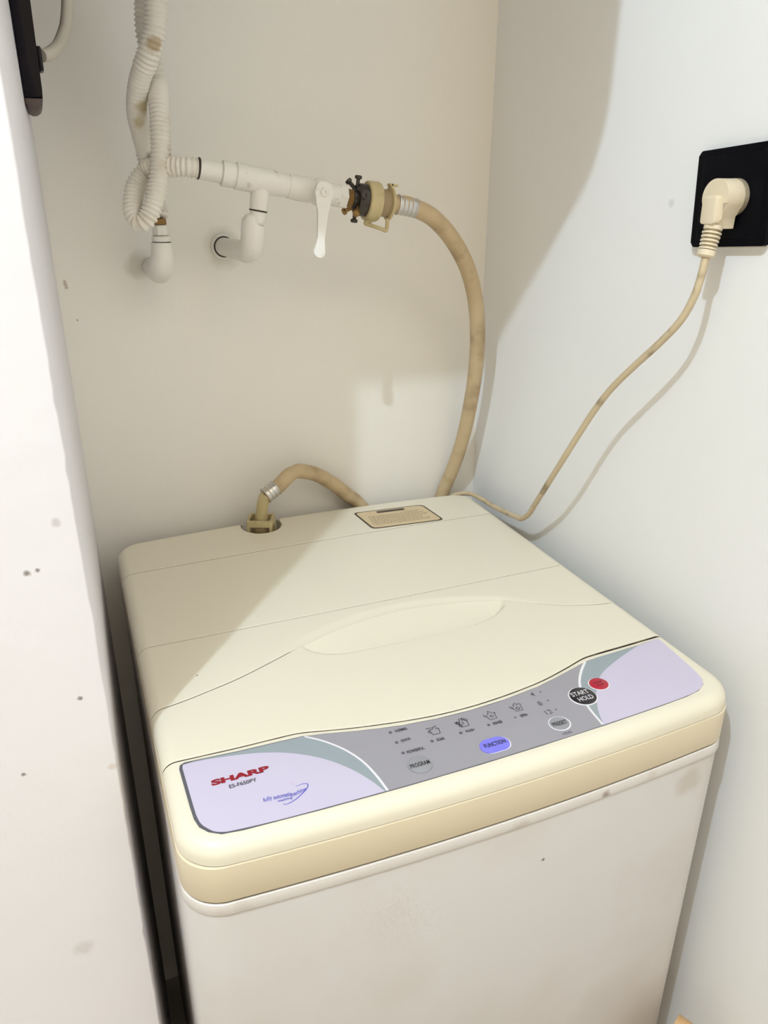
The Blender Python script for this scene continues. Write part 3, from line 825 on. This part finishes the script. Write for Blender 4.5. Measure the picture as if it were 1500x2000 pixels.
# stem below the tee, elbow, stub into the wall
stem0 = px(0.0680) - pperp * 0.0315
el = cr([stem0, stem0 - pperp * 0.010, Vector((-0.0745, 0.36, 0.4060)), Vector((-0.0765, 0.3605, 0.3900)), Vector((-0.0775, 0.366, 0.3790)), Vector((-0.0790, 0.380, 0.3752)), Vector((-0.0805, 0.400, 0.3745)), Vector((-0.0815, 0.425, 0.3738))], 6)
def er(s):
    if s < 0.012: return 0.0088
    if s < 0.015: return 0.0088 + (s - 0.012) / 0.003 * 0.0042
    if s < 0.064: return 0.0132
    if s < 0.067: return 0.0132 - (s - 0.064) / 0.003 * 0.0014
    return 0.0118
link('elbow', tube_me(even(el, 0.0012), er, 26), M_pipe, TP)
link('wall_stub', tube_me([Vector((-0.0812, 0.418, 0.3740)), Vector((-0.0822, 0.47, 0.3730)), Vector((-0.0824, 0.4992, 0.3724))], 0.0112, 24), M_pipe, TP)
link('wall_flange', lathe_me((-0.0824, 0.4995, 0.3724), (0, -1, 0), [(0, 0.0150), (0.0015, 0.0160), (0.003, 0.0145), (0.0035, 0.0100)], 26), M_pipe, TP)
link('dirt_ring', lathe_me((-0.0824, 0.4962, 0.3724), (0, -1, 0), [(0, 0.0128), (0.0006, 0.0130), (0.0010, 0.0112)], 24), M_joint, TP)['label'] = 'dark dirt ring around the wall stub'
# lever
link('valve_stem', lathe_me(Vector((0.0078, 0.356, 0.4374)), (-0.0095, -0.029, 0.0006), [(0, 0.0080), (0.014, 0.0080), (0.016, 0.0066), (0.030, 0.0062)], 20), M_pipe, TP)
lev = []
top_p = Vector((-0.0020, 0.3270, 0.4382)); end_p = Vector((-0.0150, 0.3140, 0.3722))
ld_ = (end_p - top_p); Ll = ld_.length; ld_.normalize(); ls = ld_.cross(Vector((0, -1, 0))).normalized(); ln = ls.cross(ld_) * -1
prof_w = [(-0.0110, 0.0035), (-0.0094, 0.0070), (-0.0055, 0.0098), (0.0, 0.0108), (0.006, 0.0100), (0.012, 0.0074), (0.022, 0.0058), (0.034, 0.0050), (0.048, 0.0041), (0.055, 0.0041), (0.0590, 0.0058), (0.0625, 0.0068), (0.0655, 0.0064), (0.0675, 0.0053), (0.0690, 0.0036), (0.0697, 0.0016)]
poly = [(wd, s) for s, wd in prof_w] + [(-wd, s) for s, wd in reversed(prof_w)]
lever = prism_me(poly, top_p, ls, ld_, -0.0022, 0.0022, 0.0008, 2)
for v in lever.vertices:
    s = (v.co - top_p).dot(ld_)
    v.co.y -= 0.0030 * smooth((s - 0.010) / 0.022)
link('lever', lever, M_pipe, TP)
link('lever_screw', lathe_me(top_p + Vector((0, -0.0018, 0)), (0, -1, 0), [(0, 0.0052), (0.0020, 0.0050), (0.0026, 0.0040), (0.0026, 0.0022), (0.0016, 0.002)], 6), M_pipe, TP, 20)

# ------------------------------------------------------------------ corrugated hoses
def corr(path, r, pitch=0.0042, amp=0.0011, plain=()):
    P = even(path, pitch / 4)
    def rf(s):
        a = amp
        for s0, s1, k in plain:
            if s0 < s < s1: a = amp * k
        return r + a * math.cos(2 * PI * s / pitch)
    return tube_me(P, rf, 18)
hA = [(-0.1549, 0.37, 0.6316), (-0.157, 0.37, 0.6124), (-0.1598, 0.37, 0.5907), (-0.1683, 0.375, 0.5666), (-0.1782, 0.392, 0.5429), (-0.1818, 0.41, 0.5182), (-0.1779, 0.425, 0.497), (-0.1739, 0.432, 0.477), (-0.1702, 0.436, 0.4509), (-0.1688, 0.43, 0.424), (-0.1682, 0.425, 0.4110)]
hA = [(-0.150, 0.372, 0.70)] + hA
t = thing('corrugated_hose', 'stained white corrugated hose dropping from above to the small wall elbow', 'hose', (-0.1681, 0.425, 0.411), 'white corrugated hoses on the back wall')
link('tube', corr(cr(hA, 12), 0.0108, 0.0044, 0.0010, [(0.150, 0.245, 0.22)]), M_conduit, t)
link('end_nut', lathe_me((-0.1681, 0.425, 0.4030), (0, 0, 1), [(0, 0.0068), (0.0006, 0.0075), (0.0060, 0.0075), (0.0066, 0.0068)], 6), M_brass, t, 20)
hB = [(-0.160, 0.402, 0.70), (-0.1616, 0.4, 0.6369), (-0.1638, 0.4, 0.6171), (-0.1652, 0.405, 0.5911), (-0.1611, 0.41, 0.5667), (-0.1585, 0.4075, 0.5446), (-0.1614, 0.388, 0.5221), (-0.1637, 0.377, 0.4997), (-0.1667, 0.37, 0.4752), (-0.172, 0.365, 0.4505), (-0.1798, 0.36, 0.428),
      (-0.1890, 0.36, 0.4125), (-0.1965, 0.364, 0.4088), (-0.2005, 0.372, 0.4175), (-0.1985, 0.381, 0.4313), (-0.1925, 0.388, 0.4454), (-0.1821, 0.389, 0.4576), (-0.1715, 0.38, 0.4626), (-0.1573, 0.367, 0.4630), (-0.1425, 0.36, 0.4625), (-0.1310, 0.36, 0.4612)]
t = thing('corrugated_hose', 'white corrugated hose looping into the left end of the tap pipe', 'hose', (-0.131, 0.36, 0.461), 'white corrugated hoses on the back wall')
link('tube', corr(cr(hB, 12), 0.0098, 0.0044, 0.0011), M_conduit, t)
# small elbow fitting under hose
t = thing('elbow_fitting', 'small white-painted elbow fitting in the wall below the corrugated hoses', 'fitting', (-0.1744, 0.499, 0.3520))
link('nut', lathe_me((-0.1681, 0.425, 0.3915), (0, 0, 1), [(0, 0.0088), (0.001, 0.0098), (0.0100, 0.0098), (0.0112, 0.0085)], 6, None, True, 0.35), M_pipe, t, 20)
link('collar', lathe_me((-0.1683, 0.425, 0.3845), (0, 0, 1), [(0, 0.0098), (0.0008, 0.0107), (0.0056, 0.0107), (0.0066, 0.0095)], 24), M_pipe, t)
link('joint_gap', lathe_me((-0.1684, 0.425, 0.3832), (0, 0, 1), [(0, 0.0100), (0.0008, 0.0106), (0.0014, 0.0098)], 24), M_joint, t)['label'] = 'dark joint line under the collar'
el2 = cr([(-0.1684, 0.425, 0.3838), (-0.1688, 0.4252, 0.3700), (-0.1700, 0.4275, 0.3590), (-0.1712, 0.437, 0.3515), (-0.1724, 0.453, 0.3498), (-0.1735, 0.475, 0.3500), (-0.1744, 0.499, 0.3505)], 6)
P = even(el2, 0.0015)
link('elbow', tube_me(P, lambda s: 0.0118 + 0.0024 * math.sin(min(1, s / 0.045) * PI * 0.6) - 0.0035 * smooth((s - 0.05) / 0.02), 24), M_pipe, t)

# ------------------------------------------------------------------ socket, plug and cord on the right wall
u_s = Vector((0, -0.9968, 0.075)).normalized(); v_s = Vector((0, 0.075, 0.9968)).normalized()
pc = Vector((XR, 0.0392, 0.4368))
SK = thing('wall_socket', 'square black wall socket plate on the right wall', 'socket', pc)
plate_poly = rounded_rect(0.0895, 0.0855, 0.004, 5)
link('plate', prism_me(plate_poly, pc, u_s, v_s, 0.0, 0.0085, 0.0016, 3), M_black, SK)
link('insert', prism_me(rounded_rect(0.076, 0.072, 0.003, 4), pc, u_s, v_s, 0.0084, 0.0090, 0.0004, 2), M_black, SK)
link('back_box_rim', prism_me(rounded_rect(0.087, 0.083, 0.003, 4), pc - v_s * 0.0022, u_s, v_s, 0.0, 0.0030), M_pipe, SK)['label'] = 'pale rim under the plate'

CD = thing('power_cord', 'aged cream power cord with angled plug in the black socket', 'cord', (0.293, 0.0227, 0.4350))
HC = Vector((0.293, 0.0330, 0.4368))      # plug axis on the plate face
dn = Vector((0, -0.0015, -0.048)).normalized()  # neck direction on the wall
sd = Vector((0, dn.z, -dn.y)) * -1             # across
sd = dn.cross(Vector((-1, 0, 0))).normalized()
def plug_poly(r, neck, L):
    out = []
    for k in range(25):
        a = math.radians(-205 + 230 * k / 24)
        out.append((r * math.cos(a), -r * math.sin(a)))
    # local: a across, b along neck (down); head circle on top, neck below
    out = [(r * math.cos(math.radians(q)), -r * math.sin(math.radians(q))) for q in range(-28, 209, 9)]
    out = [(a, b_) for a, b_ in out] + [(-neck, L * 0.62), (-neck * 0.92, L), (neck * 0.92, L), (neck, L * 0.62)]
    return out
pp = plug_poly(0.0157, 0.0075, 0.0265)
if sd.cross(dn).x > 0: sd = -sd
link('plug_base', prism_me(ellipse(0.0160, 0.0160), HC, sd, dn, 0.0, 0.0050, 0.0003, 1), M_plugd, CD)['label'] = 'worn darker edge of the plug'
link('plug', prism_me(pp, HC, sd, dn, 0.0045, 0.0240, 0.0040, 4), M_plug, CD)
link('grip_block', prism_me(at(rounded_rect(0.0168, 0.024, 0.003, 4), (0.0, 0.0105)), HC, sd, dn, 0.0232, 0.0305, 0.0012, 2), M_plug, CD)
sr0 = HC + dn * 0.0240 + Vector((-0.0210, 0, 0)); sr1 = Vector((0.2665, 0.0305, 0.3885))
rib_d = (sr1 - sr0).normalized(); rl = (sr1 - sr0).length
bm = bmesh.new()
pr = [(0, 0.0085), (0.0035, 0.0082)]
nrib = 5
for k in range(nrib):
    s0 = 0.004 + k * (rl - 0.008) / nrib
    st = (rl - 0.008) / nrib
    r_ = 0.0086 - 0.0010 * k / nrib
    pr += [(s0, 0.0048), (s0 + st * 0.45, 0.0046), (s0 + st * 0.46, r_), (s0 + st * 0.92, r_), (s0 + st * 0.93, 0.0047)]
pr += [(rl - 0.0035, 0.0082), (rl + 0.0014, 0.0080), (rl + 0.0028, 0.0060)]
link('strain_relief', lathe_me(sr0, rib_d, pr, 20), M_plug, CD)
cpts = [tuple(sr1 - rib_d * 0.004), (0.264, 0.0289, 0.3738), (0.261, 0.0306, 0.3522), (0.257, 0.0391, 0.3286), (0.253, 0.0578, 0.3048), (0.249, 0.0854, 0.2763), (0.246, 0.1132, 0.2467), (0.243, 0.1349, 0.216), (0.24, 0.1536, 0.1837), (0.239, 0.1764, 0.1468), (0.243, 0.2082, 0.1038), (0.254, 0.2479, 0.0593), (0.262, 0.273, 0.0333), (0.2675, 0.2979, 0.0163),
        (0.2690, 0.3060, 0.0140), (0.2700, 0.3373, 0.0085), (0.2700, 0.3774, 0.0040), (0.2700, 0.420, 0.0015), (0.2680, 0.4470, -0.0010), (0.2570, 0.4620, -0.0050), (0.2440, 0.4668, -0.0120), (0.2370, 0.4668, -0.040), (0.2330, 0.4668, -0.14)]
link('cord', tube_me(even(cr(cpts, 10), 0.003), 0.0036, 12), M_cord, CD)

# ------------------------------------------------------------------ black fixture and cable at upper left
FX = thing('wall_fixture', 'glossy black slab-like fixture with rounded end high on the left inner wall', 'fixture', (-0.290, 0.40, 0.512))
fp = [(-0.2905, 0.80), (-0.2905, 0.5175), (-0.2885, 0.5130), (-0.2850, 0.5112), (-0.2805, 0.5115), (-0.2765, 0.5142), (-0.2742, 0.5190), (-0.2734, 0.528), (-0.2722, 0.60), (-0.2715, 0.80)]
cut = 0.5215
up_p = [(-0.2905, 0.70), (-0.2905, cut)] + [(-0.27385, cut), (-0.2734, 0.528), (-0.2722, 0.60), (-0.2715, 0.70)]
lo_p = [(-0.2905, cut), (-0.2905, 0.5175), (-0.2885, 0.5130), (-0.2850, 0.5112), (-0.2805, 0.5115), (-0.2765, 0.5142), (-0.2745, 0.5185), (-0.2740, cut)]
link('case', prism_me(up_p, (0, 0.36, 0), (1, 0, 0), (0, 0, 1), -0.085, 0.0, 0.0022, 3), M_gloss, FX)
link('lower_end', prism_me(lo_p, (0, 0.3605, 0), (1, 0, 0), (0, 0, 1), -0.084, 0.0, 0.0015, 2), M_brown, FX)['label'] = 'brown rounded lower end'
link('side_knob', prism_me(rounded_rect(0.0045, 0.021, 0.0018, 4), (-0.2712, 0.363, 0.5555), (1, 0, 0.0), (0, 0, 1), -0.02, 0.0, 0.0012, 2), M_gloss, FX)
cable = [(-0.2690, 0.372, 0.5590), (-0.2619, 0.38, 0.5620), (-0.2523, 0.40, 0.5715), (-0.2448, 0.41, 0.5844), (-0.2403, 0.41, 0.5957), (-0.2367, 0.41, 0.6133), (-0.2331, 0.41, 0.6349), (-0.230, 0.41, 0.70)]
link('cable', tube_me(cr(cable, 8), 0.0058, 14), M_cable, FX)['label'] = 'pale painted cable curving up from the side knob'

# ------------------------------------------------------------------ wooden post in the lower right corner
WP = thing('wooden_post', 'light wooden post with rounded top standing by the right wall in front of washer', 'post', (0.262, -0.165, -0.90))
pw = rounded_rect(0.020, 0.030, 0.006, 4)
me = prism_me([(-0.012, -0.477), (0.012, -0.477), (0.012, -0.010)] + [(0.012 * math.cos(math.radians(q)), -0.010 + 0.012 * math.sin(math.radians(q))) for q in range(10, 180, 12)] + [(-0.012, -0.010)],
              (0.245, -0.143, -0.4230), (0.92, 0.40, 0), (0, 0, 1), -0.008, 0.008, 0.0015, 2)
link('post', me, M_wood, WP)
